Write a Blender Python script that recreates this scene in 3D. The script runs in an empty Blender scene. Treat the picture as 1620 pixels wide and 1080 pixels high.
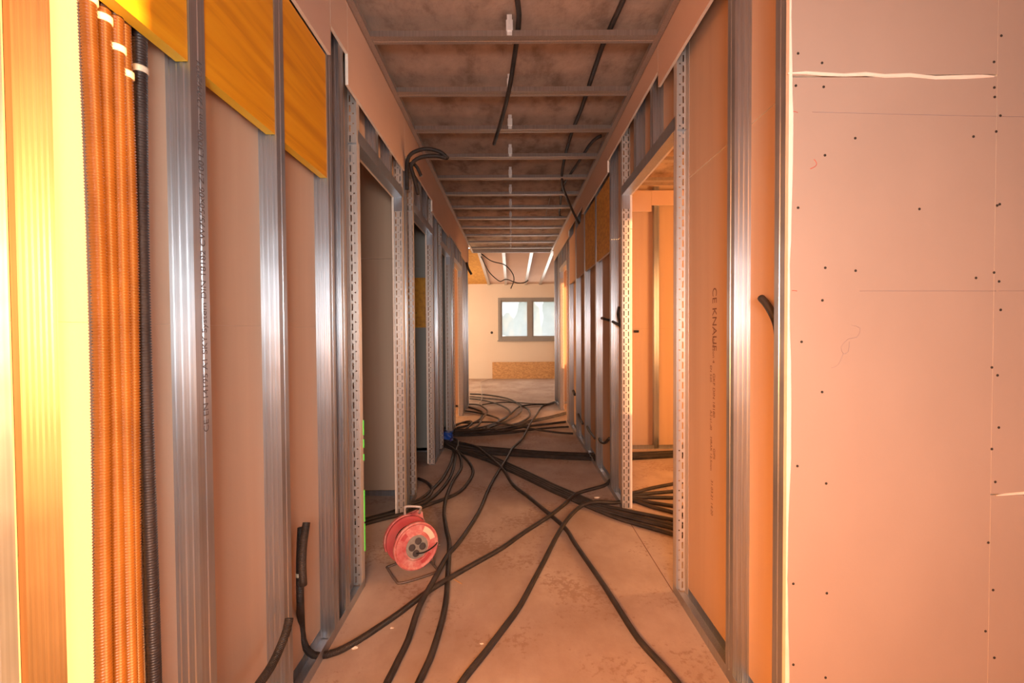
import bpy, bmesh, math, random
from mathutils import Vector, Matrix
random.seed(7)
SC = bpy.context.scene
COL = SC.collection

# ------------------------------------------------------------------ camera
F = 720.0                       # focal length in pixels of a 1620 wide frame
CAM = Vector((0.0, 0.0, 1.2))
PITCH, ROLL, YAW = 0.0208, 0.0060, 0.0015
fwd = Vector((math.sin(YAW), math.cos(YAW) * math.cos(PITCH), -math.sin(PITCH))).normalized()
rt0 = fwd.cross(Vector((0, 0, 1))).normalized()
up0 = rt0.cross(fwd).normalized()
RT = (rt0 * math.cos(ROLL) - up0 * math.sin(ROLL)).normalized()
UP = RT.cross(fwd).normalized()
cd = bpy.data.cameras.new('camera')
cam = bpy.data.objects.new('camera', cd)
COL.objects.link(cam)
cd.sensor_width = 36.0
cd.lens = F * 36.0 / 1620.0
cd.clip_start = 0.02
M = Matrix((RT, UP, -fwd)).transposed().to_4x4()
M.translation = CAM
cam.matrix_world = M
SC.camera = cam

# ------------------------------------------------------------------ light and exposure
SC.view_settings.view_transform = 'Standard'
SC.view_settings.look = 'None'
SC.view_settings.exposure = 0.0
SC.view_settings.gamma = 1.0
SC.view_settings.use_curve_mapping = False

w = bpy.data.worlds.new('sky'); SC.world = w
w.use_nodes = True
w.node_tree.nodes['Background'].inputs[0].default_value = (0.95, 0.95, 0.97, 1)
w.node_tree.nodes['Background'].inputs[1].default_value = 2.2

sl = bpy.data.lights.new('evening_sun', 'SUN')
sl.energy = 22.0; sl.color = (1.0, 0.46, 0.16); sl.angle = math.radians(0.6)
SUN = Vector((-1.0, 0.35, -0.055)).normalized()
so = bpy.data.objects.new('evening_sun', sl); COL.objects.link(so)
so.rotation_euler = SUN.to_track_quat('-Z', 'Y').to_euler()

def area(name, loc, target, sx, sy, power, color, spread=180):
    l = bpy.data.lights.new(name, 'AREA'); l.shape = 'RECTANGLE'
    l.size = sx; l.size_y = sy; l.energy = power; l.color = color
    l.spread = math.radians(spread)
    o = bpy.data.objects.new(name, l); COL.objects.link(o)
    o.location = loc
    o.rotation_euler = (Vector(target) - Vector(loc)).to_track_quat('-Z', 'Y').to_euler()
    return o
COOL = (0.92, 0.92, 0.95)
WARM = (1.0, 0.42, 0.10)
area('rear_window_daylight', (-0.1, -3.38, 1.55), (-0.1, 2.0, 1.45), 1.6, 1.3, 26, COOL)
area('added_key_behind_camera', (0.05, -0.75, 1.38), (0.0, 3.0, 1.30), 0.5, 0.4, 14.5, (1.0, 0.93, 0.88), 88)  # added flash-like key light near the camera, without a fixture
area('added_warm_fill_left', (-0.45, -0.15, 1.15), (0.55, 1.55, 0.0), 0.4, 0.4, 22, (1.0, 0.32, 0.045), 105)  # added orange fill for the near floor and right boards, without a fixture
area('room_window_daylight', (3.45, 2.5, 1.45), (1.6, 4.6, 1.25), 0.9, 1.3, 95, WARM)
area('rear_left_window_daylight', (-2.9, 6.3, 1.45), (-1.4, 7.4, 1.2), 0.9, 1.3, 75, WARM)
area('far_right_window_daylight', (3.4, 6.4, 1.45), (1.6, 7.5, 1.2), 0.9, 1.3, 75, WARM)
area('far_room_window_daylight', (-2.9, 9.6, 1.5), (0.5, 10.2, 1.3), 1.4, 1.3, 105, (1.0, 0.68, 0.42))
area('far_room_front_daylight', (0.49, 11.7, 1.55), (0.3, 6.0, 0.8), 1.5, 1.0, 14, (1.0, 0.92, 0.85))

# ------------------------------------------------------------------ pixel helpers
def ray(px, py):
    return (fwd + RT * ((px - 810.0) / F) + UP * ((540.0 - py) / F))
def on_z(px, py, z):
    d = ray(px, py); t = (z - CAM.z) / d.z
    return CAM + d * t
def on_x(px, py, x):
    d = ray(px, py); t = x / d.x
    return CAM + d * t
def on_y(px, py, y):
    d = ray(px, py); t = y / d.y
    return CAM + d * t

# ------------------------------------------------------------------ materials
def mat(name):
    m = bpy.data.materials.new(name); m.use_nodes = True
    nt = m.node_tree
    return m, nt, nt.nodes['Principled BSDF']
def N(nt, t, **kw):
    n = nt.nodes.new(t)
    for k, v in kw.items():
        if k in n.inputs: n.inputs[k].default_value = v
        else: setattr(n, k, v)
    return n
def coords(nt, scale=(1, 1, 1), kind='Object'):
    tc = N(nt, 'ShaderNodeTexCoord'); mp = N(nt, 'ShaderNodeMapping')
    mp.inputs['Scale'].default_value = scale
    nt.links.new(tc.outputs[kind], mp.inputs['Vector'])
    return mp.outputs['Vector']
def ramp(nt, fac, stops):
    r = N(nt, 'ShaderNodeValToRGB')
    while len(r.color_ramp.elements) < len(stops): r.color_ramp.elements.new(0.5)
    for e, (p, c) in zip(r.color_ramp.elements, stops):
        e.position = p; e.color = (*c, 1)
    nt.links.new(fac, r.inputs['Fac'])
    return r.outputs['Color']
def geo_vec(nt, scale):
    g = N(nt, 'ShaderNodeNewGeometry'); mp = N(nt, 'ShaderNodeMapping')
    mp.inputs['Scale'].default_value = scale
    nt.links.new(g.outputs['Position'], mp.inputs['Vector'])
    return mp.outputs['Vector']

def noisy(name, c1, c2, scale=(4, 4, 4), rough=0.85, nscale=1.0, detail=6, bump=0.0, metallic=0.0, spec=0.3, bscale=120):
    m, nt, b = mat(name)
    v = geo_vec(nt, scale)
    n = N(nt, 'ShaderNodeTexNoise'); n.inputs['Scale'].default_value = nscale; n.inputs['Detail'].default_value = detail
    nt.links.new(v, n.inputs['Vector'])
    nt.links.new(ramp(nt, n.outputs['Fac'], [(0.3, c1), (0.72, c2)]), b.inputs['Base Color'])
    b.inputs['Roughness'].default_value = rough
    b.inputs['Metallic'].default_value = metallic
    b.inputs['Specular IOR Level'].default_value = spec
    if bump:
        n2 = N(nt, 'ShaderNodeTexNoise'); n2.inputs['Scale'].default_value = bscale; n2.inputs['Detail'].default_value = 3
        nt.links.new(geo_vec(nt, (1, 1, 1)), n2.inputs['Vector'])
        bp = N(nt, 'ShaderNodeBump'); bp.inputs['Strength'].default_value = bump; bp.inputs['Distance'].default_value = 0.004
        nt.links.new(n2.outputs['Fac'], bp.inputs['Height']); nt.links.new(bp.outputs['Normal'], b.inputs['Normal'])
    return m
PAPER = noisy('board_back_paper', (0.52, 0.36, 0.255), (0.57, 0.405, 0.29), (14, 14, 0.8), 0.8, bump=0.08)
FACE = noisy('board_face_paper', (0.38, 0.275, 0.22), (0.42, 0.305, 0.245), (3, 3, 2), 0.75, bump=0.05)
FACE2 = noisy('strip_face_paper', (0.62, 0.42, 0.32), (0.66, 0.46, 0.35), (5, 2, 5), 0.75)
CORE = noisy('gypsum_core', (0.80, 0.70, 0.60), (0.86, 0.77, 0.67), (60, 60, 60), 0.95, bump=0.2)
FILLER = noisy('joint_filler', (0.84, 0.70, 0.58), (0.90, 0.77, 0.65), (30, 30, 30), 0.9)
WHITEWALL = noisy('far_plaster', (0.80, 0.68, 0.56), (0.84, 0.73, 0.61), (1.5, 1, 1.5), 0.9)
DARKWALL = noisy('grey_board', (0.36, 0.34, 0.30), (0.40, 0.38, 0.33), (6, 6, 1), 0.85)
BLACK = noisy('black_rubber', (0.012, 0.011, 0.010), (0.02, 0.018, 0.016), rough=0.5)
SCREW = noisy('screw_black', (0.03, 0.02, 0.015), (0.04, 0.03, 0.02), rough=0.6)
PENCIL = noisy('pencil_grey', (0.30, 0.24, 0.25), (0.36, 0.29, 0.29), rough=0.9)
REDPEN = noisy('red_pencil', (0.55, 0.10, 0.07), (0.6, 0.13, 0.09), rough=0.9)
INK = noisy('grey_ink', (0.16, 0.09, 0.07), (0.22, 0.12, 0.09), rough=0.9)
STAMP = noisy('stamp_ink', (0.13, 0.11, 0.11), (0.17, 0.14, 0.14), rough=0.9)
GREEN = noisy('painted_laser_line', (0.10, 0.75, 0.08), (0.16, 0.85, 0.12), rough=0.7)
BLUE = noisy('blue_plastic', (0.01, 0.06, 0.36), (0.02, 0.09, 0.45), (20, 20, 20), 0.4)
VIOLET = noisy('violet_plastic', (0.05, 0.03, 0.13), (0.07, 0.04, 0.16), rough=0.5)
CLIP = noisy('clip_plastic', (0.75, 0.66, 0.5), (0.8, 0.7, 0.55), rough=0.5)
GREYPL = noisy('grey_plastic', (0.22, 0.20, 0.18), (0.28, 0.26, 0.23), (80, 80, 80), 0.6)
DKPL = noisy('dark_plastic', (0.06, 0.05, 0.05), (0.08, 0.07, 0.07), rough=0.6)
WINFRAME = noisy('window_grey', (0.30, 0.28, 0.26), (0.34, 0.32, 0.30), rough=0.5)
FOLIAGE = noisy('hazy_foliage', (0.07, 0.085, 0.06), (0.13, 0.15, 0.115), (2, 2, 2), 0.9)
PALECABLE = noisy('pale_cable', (0.35, 0.30, 0.26), (0.4, 0.34, 0.30), rough=0.6)
GRASS = noisy('outside_ground', (0.25, 0.3, 0.2), (0.3, 0.36, 0.24), rough=0.95)

def steel(name, c, rough, streak=0.12, spangle=0.05, metal=0.9):
    m, nt, b = mat(name)
    n = N(nt, 'ShaderNodeTexNoise'); n.inputs['Scale'].default_value = 1.0; n.inputs['Detail'].default_value = 5
    nt.links.new(geo_vec(nt, (180, 180, 2.2)), n.inputs['Vector'])
    lo = tuple(x * (1 - streak) for x in c); hi = tuple(min(1, x * (1 + streak)) for x in c)
    nt.links.new(ramp(nt, n.outputs['Fac'], [(0.3, lo), (0.7, hi)]), b.inputs['Base Color'])
    vo = N(nt, 'ShaderNodeTexNoise'); vo.inputs['Scale'].default_value = 9.0; vo.inputs['Detail'].default_value = 4
    nt.links.new(geo_vec(nt, (1, 1, 1)), vo.inputs['Vector'])
    mr = N(nt, 'ShaderNodeMapRange'); mr.inputs[3].default_value = rough - 0.08; mr.inputs[4].default_value = rough + 0.12
    nt.links.new(vo.outputs['Fac'], mr.inputs[0]); nt.links.new(mr.outputs[0], b.inputs['Roughness'])
    b.inputs['Metallic'].default_value = metal
    b.inputs['Anisotropic'].default_value = 0.85; b.inputs['Anisotropic Rotation'].default_value = 0.25
    cz = N(nt, 'ShaderNodeCombineXYZ'); cz.inputs[2].default_value = 1.0
    nt.links.new(cz.outputs[0], b.inputs['Tangent'])
    bp = N(nt, 'ShaderNodeBump'); bp.inputs['Strength'].default_value = spangle; bp.inputs['Distance'].default_value = 0.002
    nt.links.new(n.outputs['Fac'], bp.inputs['Height']); nt.links.new(bp.outputs['Normal'], b.inputs['Normal'])
    return m
STEEL = steel('galvanised_steel', (0.47, 0.51, 0.56), 0.34, metal=0.88)
STEELB = steel('ceiling_steel', (0.58, 0.55, 0.53), 0.42)
STEELD = steel('perforated_steel', (0.56, 0.51, 0.47), 0.5, metal=0.4)
STEELH = steel('hanger_zinc', (0.80, 0.78, 0.76), 0.4, metal=0.35)
STEELK = steel('dull_stand_steel', (0.20, 0.16, 0.14), 0.45, metal=0.6)

def concrete():
    m, nt, b = mat('slab_concrete')
    v = geo_vec(nt, (2.6, 1.5, 1))
    n = N(nt, 'ShaderNodeTexNoise'); n.inputs['Scale'].default_value = 2.2; n.inputs['Detail'].default_value = 9; n.inputs['Roughness'].default_value = 0.68
    nt.links.new(v, n.inputs['Vector'])
    nt.links.new(ramp(nt, n.outputs['Fac'], [(0.36, (0.27, 0.20, 0.16)), (0.5, (0.46, 0.35, 0.28)), (0.66, (0.56, 0.43, 0.35))]), b.inputs['Base Color'])
    b.inputs['Roughness'].default_value = 0.9
    n2 = N(nt, 'ShaderNodeTexNoise'); n2.inputs['Scale'].default_value = 30; n2.inputs['Detail'].default_value = 6
    nt.links.new(geo_vec(nt, (1, 1, 1)), n2.inputs['Vector'])
    bp = N(nt, 'ShaderNodeBump'); bp.inputs['Strength'].default_value = 0.25; bp.inputs['Distance'].default_value = 0.01
    nt.links.new(n2.outputs['Fac'], bp.inputs['Height']); nt.links.new(bp.outputs['Normal'], b.inputs['Normal'])
    return m
CONC = concrete()

def floor_mat():
    m, nt, b = mat('dusty_screed')
    n = N(nt, 'ShaderNodeTexNoise'); n.inputs['Scale'].default_value = 1.6; n.inputs['Detail'].default_value = 10; n.inputs['Roughness'].default_value = 0.65
    nt.links.new(geo_vec(nt, (1.2, 0.8, 1)), n.inputs['Vector'])
    c = ramp(nt, n.outputs['Fac'], [(0.32, (0.34, 0.24, 0.185)), (0.5, (0.42, 0.325, 0.27)), (0.66, (0.52, 0.425, 0.365))])
    # scattered dirt patches
    n3 = N(nt, 'ShaderNodeTexNoise'); n3.inputs['Scale'].default_value = 38; n3.inputs['Detail'].default_value = 5; n3.inputs['Roughness'].default_value = 0.7
    nt.links.new(geo_vec(nt, (1, 1, 1)), n3.inputs['Vector'])
    n4 = N(nt, 'ShaderNodeTexNoise'); n4.inputs['Scale'].default_value = 2.7; n4.inputs['Detail'].default_value = 2
    nt.links.new(geo_vec(nt, (1, 1, 1)), n4.inputs['Vector'])
    mul = N(nt, 'ShaderNodeMath'); mul.operation = 'MULTIPLY'
    nt.links.new(n3.outputs['Fac'], mul.inputs[0]); nt.links.new(n4.outputs['Fac'], mul.inputs[1])
    mk = ramp(nt, mul.outputs[0], [(0.29, (0, 0, 0)), (0.34, (0.7, 0.7, 0.7))])
    mx = N(nt, 'ShaderNodeMix'); mx.data_type = 'RGBA'
    nt.links.new(mk, mx.inputs[0]); nt.links.new(c, mx.inputs[6]); mx.inputs[7].default_value = (0.30, 0.20, 0.15, 1)
    nt.links.new(mx.outputs[2], b.inputs['Base Color'])
    b.inputs['Roughness'].default_value = 0.75
    bp = N(nt, 'ShaderNodeBump'); bp.inputs['Strength'].default_value = 0.18; bp.inputs['Distance'].default_value = 0.006
    nt.links.new(n3.outputs['Fac'], bp.inputs['Height']); nt.links.new(bp.outputs['Normal'], b.inputs['Normal'])
    return m
FLOOR = floor_mat()

def wood_yellow():
    m, nt, b = mat('yellow_shuttering_wood')
    v = geo_vec(nt, (30, 1.6, 26))
    n = N(nt, 'ShaderNodeTexNoise'); n.inputs['Scale'].default_value = 1.0; n.inputs['Detail'].default_value = 6; n.inputs['Distortion'].default_value = 0.6
    nt.links.new(v, n.inputs['Vector'])
    c = ramp(nt, n.outputs['Fac'], [(0.25, (0.60, 0.22, 0.006)), (0.5, (0.80, 0.33, 0.008)), (0.75, (0.88, 0.40, 0.016))])
    k = N(nt, 'ShaderNodeTexVoronoi'); k.inputs['Scale'].default_value = 1.0; k.inputs['Randomness'].default_value = 1.0
    nt.links.new(geo_vec(nt, (9, 3.2, 7)), k.inputs['Vector'])
    kk = ramp(nt, k.outputs['Distance'], [(0.03, (1, 1, 1)), (0.09, (0, 0, 0))])
    mx = N(nt, 'ShaderNodeMix'); mx.data_type = 'RGBA'
    nt.links.new(kk, mx.inputs[0]); nt.links.new(c, mx.inputs[6]); mx.inputs[7].default_value = (0.38, 0.13, 0.01, 1)
    nt.links.new(mx.outputs[2], b.inputs['Base Color'])
    b.inputs['Roughness'].default_value = 0.45
    return m
YELLOW = wood_yellow()
YEDGE = noisy('yellow_edge_paint', (0.85, 0.55, 0.03), (0.9, 0.62, 0.05), (40, 4, 40), 0.5)

def osb(name, cols):
    m, nt, b = mat(name)
    k = N(nt, 'ShaderNodeTexVoronoi'); k.inputs['Scale'].default_value = 1.0
    nt.links.new(geo_vec(nt, (28, 28, 55)), k.inputs['Vector'])
    sx = N(nt, 'ShaderNodeSeparateColor'); nt.links.new(k.outputs['Color'], sx.inputs[0])
    nt.links.new(ramp(nt, sx.outputs[0], [(0.0, cols[0]), (0.5, cols[1]), (1.0, cols[2])]), b.inputs['Base Color'])
    b.inputs['Roughness'].default_value = 0.7
    return m
OSB = osb('oriented_strand_board', [(0.50, 0.27, 0.11), (0.62, 0.35, 0.15), (0.72, 0.44, 0.20)])
OSBY = osb('yellow_strand_board', [(0.50, 0.24, 0.04), (0.62, 0.31, 0.05), (0.70, 0.37, 0.07)])

def conduit_mat(name, c1, c2, rough, pitch=0.0045, bump=0.6):
    m, nt, b = mat(name)
    tc = N(nt, 'ShaderNodeTexCoord'); sp = N(nt, 'ShaderNodeSeparateXYZ')
    nt.links.new(tc.outputs['UV'], sp.inputs[0])
    mu = N(nt, 'ShaderNodeMath'); mu.operation = 'MULTIPLY'; mu.inputs[1].default_value = 2 * math.pi / pitch
    nt.links.new(sp.outputs[0], mu.inputs[0])
    si = N(nt, 'ShaderNodeMath'); si.operation = 'SINE'; nt.links.new(mu.outputs[0], si.inputs[0])
    bp = N(nt, 'ShaderNodeBump'); bp.inputs['Strength'].default_value = bump; bp.inputs['Distance'].default_value = 0.0012
    nt.links.new(si.outputs[0], bp.inputs['Height']); nt.links.new(bp.outputs['Normal'], b.inputs['Normal'])
    n = N(nt, 'ShaderNodeTexNoise'); n.inputs['Scale'].default_value = 12; n.inputs['Detail'].default_value = 5
    nt.links.new(geo_vec(nt, (1, 1, 1)), n.inputs['Vector'])
    nt.links.new(ramp(nt, n.outputs['Fac'], [(0.35, c1), (0.7, c2)]), b.inputs['Base Color'])
    b.inputs['Roughness'].default_value = rough
    return m
CONDUIT = conduit_mat('black_conduit', (0.016, 0.013, 0.012), (0.05, 0.038, 0.032), 0.5)
CONDUITG = conduit_mat('grey_dusty_conduit', (0.09, 0.075, 0.065), (0.17, 0.14, 0.12), 0.6)
CONDUITSUN = conduit_mat('sunlit_black_conduit', (0.095, 0.035, 0.005), (0.13, 0.05, 0.008), 0.35, bump=0.0)  # black conduit with the orange sunlight put into its base colour
CONDUITK = conduit_mat('charcoal_conduit', (0.03, 0.022, 0.022), (0.05, 0.038, 0.036), 0.42, bump=0.0)

def pinkish():
    m, nt, b = mat('dusty_red_plastic')
    n = N(nt, 'ShaderNodeTexNoise'); n.inputs['Scale'].default_value = 16; n.inputs['Detail'].default_value = 8; n.inputs['Roughness'].default_value = 0.7
    nt.links.new(geo_vec(nt, (1, 1, 1)), n.inputs['Vector'])
    nt.links.new(ramp(nt, n.outputs['Fac'], [(0.35, (0.46, 0.085, 0.085)), (0.50, (0.55, 0.17, 0.16)), (0.62, (0.62, 0.33, 0.29)), (0.72, (0.74, 0.58, 0.49))]), b.inputs['Base Color'])
    b.inputs['Roughness'].default_value = 0.6
    return m
PINK = pinkish()
RED = noisy('red_plastic', (0.40, 0.05, 0.06), (0.50, 0.11, 0.11), (8, 8, 8), 0.5)
LABELW = noisy('worn_label', (0.80, 0.55, 0.42), (0.85, 0.62, 0.48), (30, 30, 30), 0.7)

def pane_mat():
    m = bpy.data.materials.new('dusty_glass'); m.use_nodes = True
    nt = m.node_tree; nt.nodes.clear()
    o = N(nt, 'ShaderNodeOutputMaterial'); mx = N(nt, 'ShaderNodeMixShader')
    tr = N(nt, 'ShaderNodeBsdfTransparent'); tl = N(nt, 'ShaderNodeBsdfTranslucent')
    tl.inputs[0].default_value = (0.85, 0.88, 0.9, 1)
    n = N(nt, 'ShaderNodeTexNoise'); n.inputs['Scale'].default_value = 5
    nt.links.new(geo_vec(nt, (1, 1, 1)), n.inputs['Vector'])
    mr = N(nt, 'ShaderNodeMapRange'); mr.inputs[3].default_value = 0.42; mr.inputs[4].default_value = 0.56
    nt.links.new(n.outputs['Fac'], mr.inputs[0]); nt.links.new(mr.outputs[0], mx.inputs[0])
    nt.links.new(tr.outputs[0], mx.inputs[1]); nt.links.new(tl.outputs[0], mx.inputs[2]); nt.links.new(mx.outputs[0], o.inputs[0])
    return m
PANE = pane_mat()

# ------------------------------------------------------------------ mesh helpers
def link(name, me, parent=None, loc=None, rotz=0.0):
    o = bpy.data.objects.new(name, me); COL.objects.link(o)
    if parent is not None: o.parent = parent
    if loc is not None: o.location = loc
    if rotz: o.rotation_euler = (0, 0, rotz)
    return o
def tag(o, label, cat=None, group=None, kind=None):
    o['label'] = label
    if cat: o['category'] = cat
    if group: o['group'] = group
    if kind: o['kind'] = kind
    return o
def empty(name, label, cat, loc=(0, 0, 0), group=None, kind=None):
    o = bpy.data.objects.new(name, None); COL.objects.link(o); o.location = loc
    o.empty_display_size = 0.1
    return tag(o, label, cat, group, kind)
def mesh(name, verts, faces, mats, mi=None, smooth=False, uv=None):
    me = bpy.data.meshes.new(name); me.from_pydata(verts, [], faces)
    for m in (mats if isinstance(mats, (list, tuple)) else [mats]): me.materials.append(m)
    if mi: me.polygons.foreach_set('material_index', mi)
    if smooth: me.polygons.foreach_set('use_smooth', [True] * len(me.polygons))
    if uv:
        l = me.uv_layers.new(name='uv')
        for p in me.polygons:
            for li, vi in zip(p.loop_indices, p.vertices): l.data[li].uv = uv[vi]
    me.update()
    return me
class MB:
    def __init__(s): s.v = []; s.f = []; s.mi = []
    def box(s, x0, x1, y0, y1, z0, z1, mi=0, thin=None, edge=1):
        b = len(s.v)
        for z in (z0, z1):
            for (x, y) in ((x0, y0), (x1, y0), (x1, y1), (x0, y1)): s.v.append((x, y, z))
        fs = [(0, 3, 2, 1), (4, 5, 6, 7), (0, 1, 5, 4), (1, 2, 6, 5), (2, 3, 7, 6), (3, 0, 4, 7)]
        ax = [2, 2, 1, 0, 1, 0]
        for f, a in zip(fs, ax):
            s.f.append(tuple(b + i for i in f))
            s.mi.append(mi if thin is None or a == thin else edge)
        return s
    def obj(s, name, mats, parent=None, bevel=0.0):
        me = mesh(name, s.v, s.f, mats, s.mi)
        if bevel:
            bm = bmesh.new(); bm.from_mesh(me)
            bmesh.ops.bevel(bm, geom=bm.edges[:], offset=bevel, segments=2, affect='EDGES', profile=0.6)
            bm.to_mesh(me); bm.free()
        return link(name, me, parent)
def board(name, x0, x1, y0, y1, z0, z1, face, parent, jig=0.0):
    d = (x1 - x0, y1 - y0, z1 - z0); t = d.index(min(d))
    return MB().box(x0, x1, y0, y1, z0, z1, 0, t, 1).obj(name, [face, CORE], parent)

def sheet(poly, t, z0, z1):
    """extrude an open cross-section polyline of sheet metal upwards; returns verts, faces"""
    n = len(poly); off = []
    for i in range(n):
        a = Vector(poly[max(0, i - 1)]); b = Vector(poly[min(n - 1, i + 1)]); c = Vector(poly[i])
        if i == 0: nn = (b - c).normalized(); nv = Vector((-nn.y, nn.x)); k = 1
        elif i == n - 1: nn = (c - a).normalized(); nv = Vector((-nn.y, nn.x)); k = 1
        else:
            d1 = (c - a).normalized(); d2 = (b - c).normalized()
            n1 = Vector((-d1.y, d1.x)); n2 = Vector((-d2.y, d2.x)); nv = (n1 + n2).normalized(); k = 1 / max(0.4, nv.dot(n1))
        off.append(c + nv * t * k)
    loop = [tuple(p) for p in poly] + [tuple(p) for p in reversed(off)]
    m = len(loop)
    v = [(x, y, z0) for x, y in loop] + [(x, y, z1) for x, y in loop]
    f = [(i, (i + 1) % m, (i + 1) % m + m, i + m) for i in range(m)]
    for i in range(n - 1):
        f.append((i, m - 1 - i, m - 2 - i, i + 1)); f.append((m + i, m + i + 1, m + m - 2 - i, m + m - 1 - i))
    return v, f
def fix_normals(me):
    bm = bmesh.new(); bm.from_mesh(me); bmesh.ops.recalc_face_normals(bm, faces=bm.faces[:]); bm.to_mesh(me); bm.free(); return me

D = 0.055
ZT = 2.66
def stud_mesh(name, z0, z1):
    b = [(-D/2 + 0.006, 0.05), (-D/2, 0.05), (-D/2, 0.028), (-D/2 + 0.0022, 0.0265), (-D/2 + 0.0022, 0.0225), (-D/2, 0.021), (-D/2, 0.0)]
    web = []
    for c in (-0.016, 0.0, 0.016):
        web += [(c - 0.0045, 0.0), (c - 0.0025, 0.0022), (c + 0.0025, 0.0022), (c + 0.0045, 0.0)]
    fr = [(-x, y) for x, y in reversed(b)]
    v, f = sheet(b + web + fr, 0.0011, z0, z1)
    return fix_normals(mesh(name, v, f, STEEL))
STUD = stud_mesh('stud', 0.004, ZT)
CRIP = stud_mesh('cripple_stud', 2.10, ZT)

def jamb_mesh():
    xs = [-D/2, -0.0185, -0.0120, -0.0032, 0.0032, 0.0120, 0.0185, D/2]
    per = 0.046; zs = []; kinds = []
    z = 0.006
    while z + per < ZT:
        for dz, k in ((0.0065, 'dot'), (0.0045, None), (0.0305, 'slot'), (0.0045, None)):
            zs.append(z); kinds.append(k); z += dz
    zs.append(z)
    bm = bmesh.new()
    g = [[bm.verts.new((x, 0.0, zz)) for x in xs] for zz in zs]
    for r in range(len(zs) - 1):
        for c in range(7):
            if kinds[r] == 'slot' and c in (1, 5): continue
            if kinds[r] == 'dot' and c == 3: continue
            bm.faces.new((g[r][c], g[r][c + 1], g[r + 1][c + 1], g[r + 1][c]))
    bm.normal_update()
    bmesh.ops.solidify(bm, geom=bm.faces[:], thickness=0.002)
    me = bpy.data.meshes.new('jamb_profile'); bm.to_mesh(me); bm.free()
    vs = [tuple(v.co) for v in me.vertices]; fs = [tuple(p.vertices) for p in me.polygons]
    for sx in (-1, 1):
        b = len(vs); x0, x1 = sorted((sx * D/2, sx * (D/2 - 0.002)))
        m = MB().box(x0, x1, 0.0, 0.04, 0.006, zs[-1])
        vs += m.v; fs += [tuple(b + i for i in f) for f in m.f]
    return fix_normals(mesh('jamb_profile', vs, fs, STEELD))
JAMB = jamb_mesh()

def track(name, x0, x1, y0, y1, z, parent, upw=True, h=0.04):
    """U track lying along Y; flanges point up"""
    t = 0.0012; m = MB()
    m.box(x0, x1, y0, y1, z, z + t)
    m.box(x0, x0 + t, y0, y1, z + t, z + h); m.box(x1 - t, x1, y0, y1, z + t, z + h)
    return m.obj(name, STEEL, parent)

def spline(pts, step):
    P = [Vector(p) for p in pts]
    if len(P) < 3:
        P = [P[0], (P[0] + P[-1]) / 2, P[-1]]
    E = [P[0] * 2 - P[1]] + P + [P[-1] * 2 - P[-2]]
    out = []
    for i in range(1, len(E) - 2):
        a, b, c, d = E[i - 1], E[i], E[i + 1], E[i + 2]
        n = max(2, int((c - b).length / step))
        for k in range(n):
            t = k / n
            out.append(0.5 * ((2 * b) + (c - a) * t + (2 * a - 5 * b + 4 * c - d) * t * t + (3 * b - a - 3 * c + d) * t ** 3))
    out.append(P[-1])
    return out
def tube_mesh(name, pts, r, m, seg=10, step=0.04, rings=None, smooth=True):
    C = spline(pts, step)
    if rings:                                   # corrugated: resample evenly, alternate radii
        L = [0]
        for a, b in zip(C, C[1:]): L.append(L[-1] + (b - a).length)
        n = int(L[-1] / (rings / 4)); R = []; j = 0
        for i in range(n + 1):
            s = L[-1] * i / n
            while j < len(L) - 2 and L[j + 1] < s: j += 1
            R.append(C[j].lerp(C[j + 1], (s - L[j]) / max(1e-9, L[j + 1] - L[j])))
        C = R
    v, f, uv = [], [], []
    t = (C[1] - C[0]).normalized()
    nrm = t.cross(Vector((0.3, 0.2, 1))); nrm = nrm.normalized() if nrm.length > 1e-3 else t.orthogonal().normalized()
    s = 0
    for i, p in enumerate(C):
        t = ((C[min(i + 1, len(C) - 1)] - C[max(i - 1, 0)])).normalized()
        nrm = (nrm - t * nrm.dot(t)).normalized(); bi = t.cross(nrm)
        if i: s += (p - C[i - 1]).length
        rr = r * (1.0 if not rings or i % 4 < 2 else 0.84)
        for k in range(seg):
            a = 2 * math.pi * k / seg
            v.append(p + nrm * math.cos(a) * rr + bi * math.sin(a) * rr); uv.append((s, k / seg))
    for i in range(len(C) - 1):
        for k in range(seg):
            f.append((i * seg + k, i * seg + (k + 1) % seg, (i + 1) * seg + (k + 1) % seg, (i + 1) * seg + k))
    f.append(tuple(range(seg))[::-1]); f.append(tuple((len(C) - 1) * seg + k for k in range(seg)))
    me = mesh(name, [tuple(x) for x in v], f, m, smooth=smooth, uv=uv)
    return me
def conduit(pts, label, group=None, r=0.0125, m=None, name='conduit', cat='conduit', **kw):
    o = link(name, tube_mesh(name, pts, r, m or CONDUIT, **kw))
    return tag(o, label, cat, group)
def lathe(prof, seg, m, name, axis_m=None):
    """prof: list of (radius, height) around local Z"""
    v, f = [], []
    for (r, h) in prof:
        for k in range(seg):
            a = 2 * math.pi * k / seg; v.append((r * math.cos(a), r * math.sin(a), h))
    for i in range(len(prof) - 1):
        for k in range(seg):
            f.append((i * seg + k, i * seg + (k + 1) % seg, (i + 1) * seg + (k + 1) % seg, (i + 1) * seg + k))
    f.append(tuple(range(seg))[::-1]); f.append(tuple((len(prof) - 1) * seg + k for k in range(seg)))
    if axis_m: v = [tuple(axis_m @ Vector(p)) for p in v]
    return fix_normals(mesh(name, v, f, m))
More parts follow.
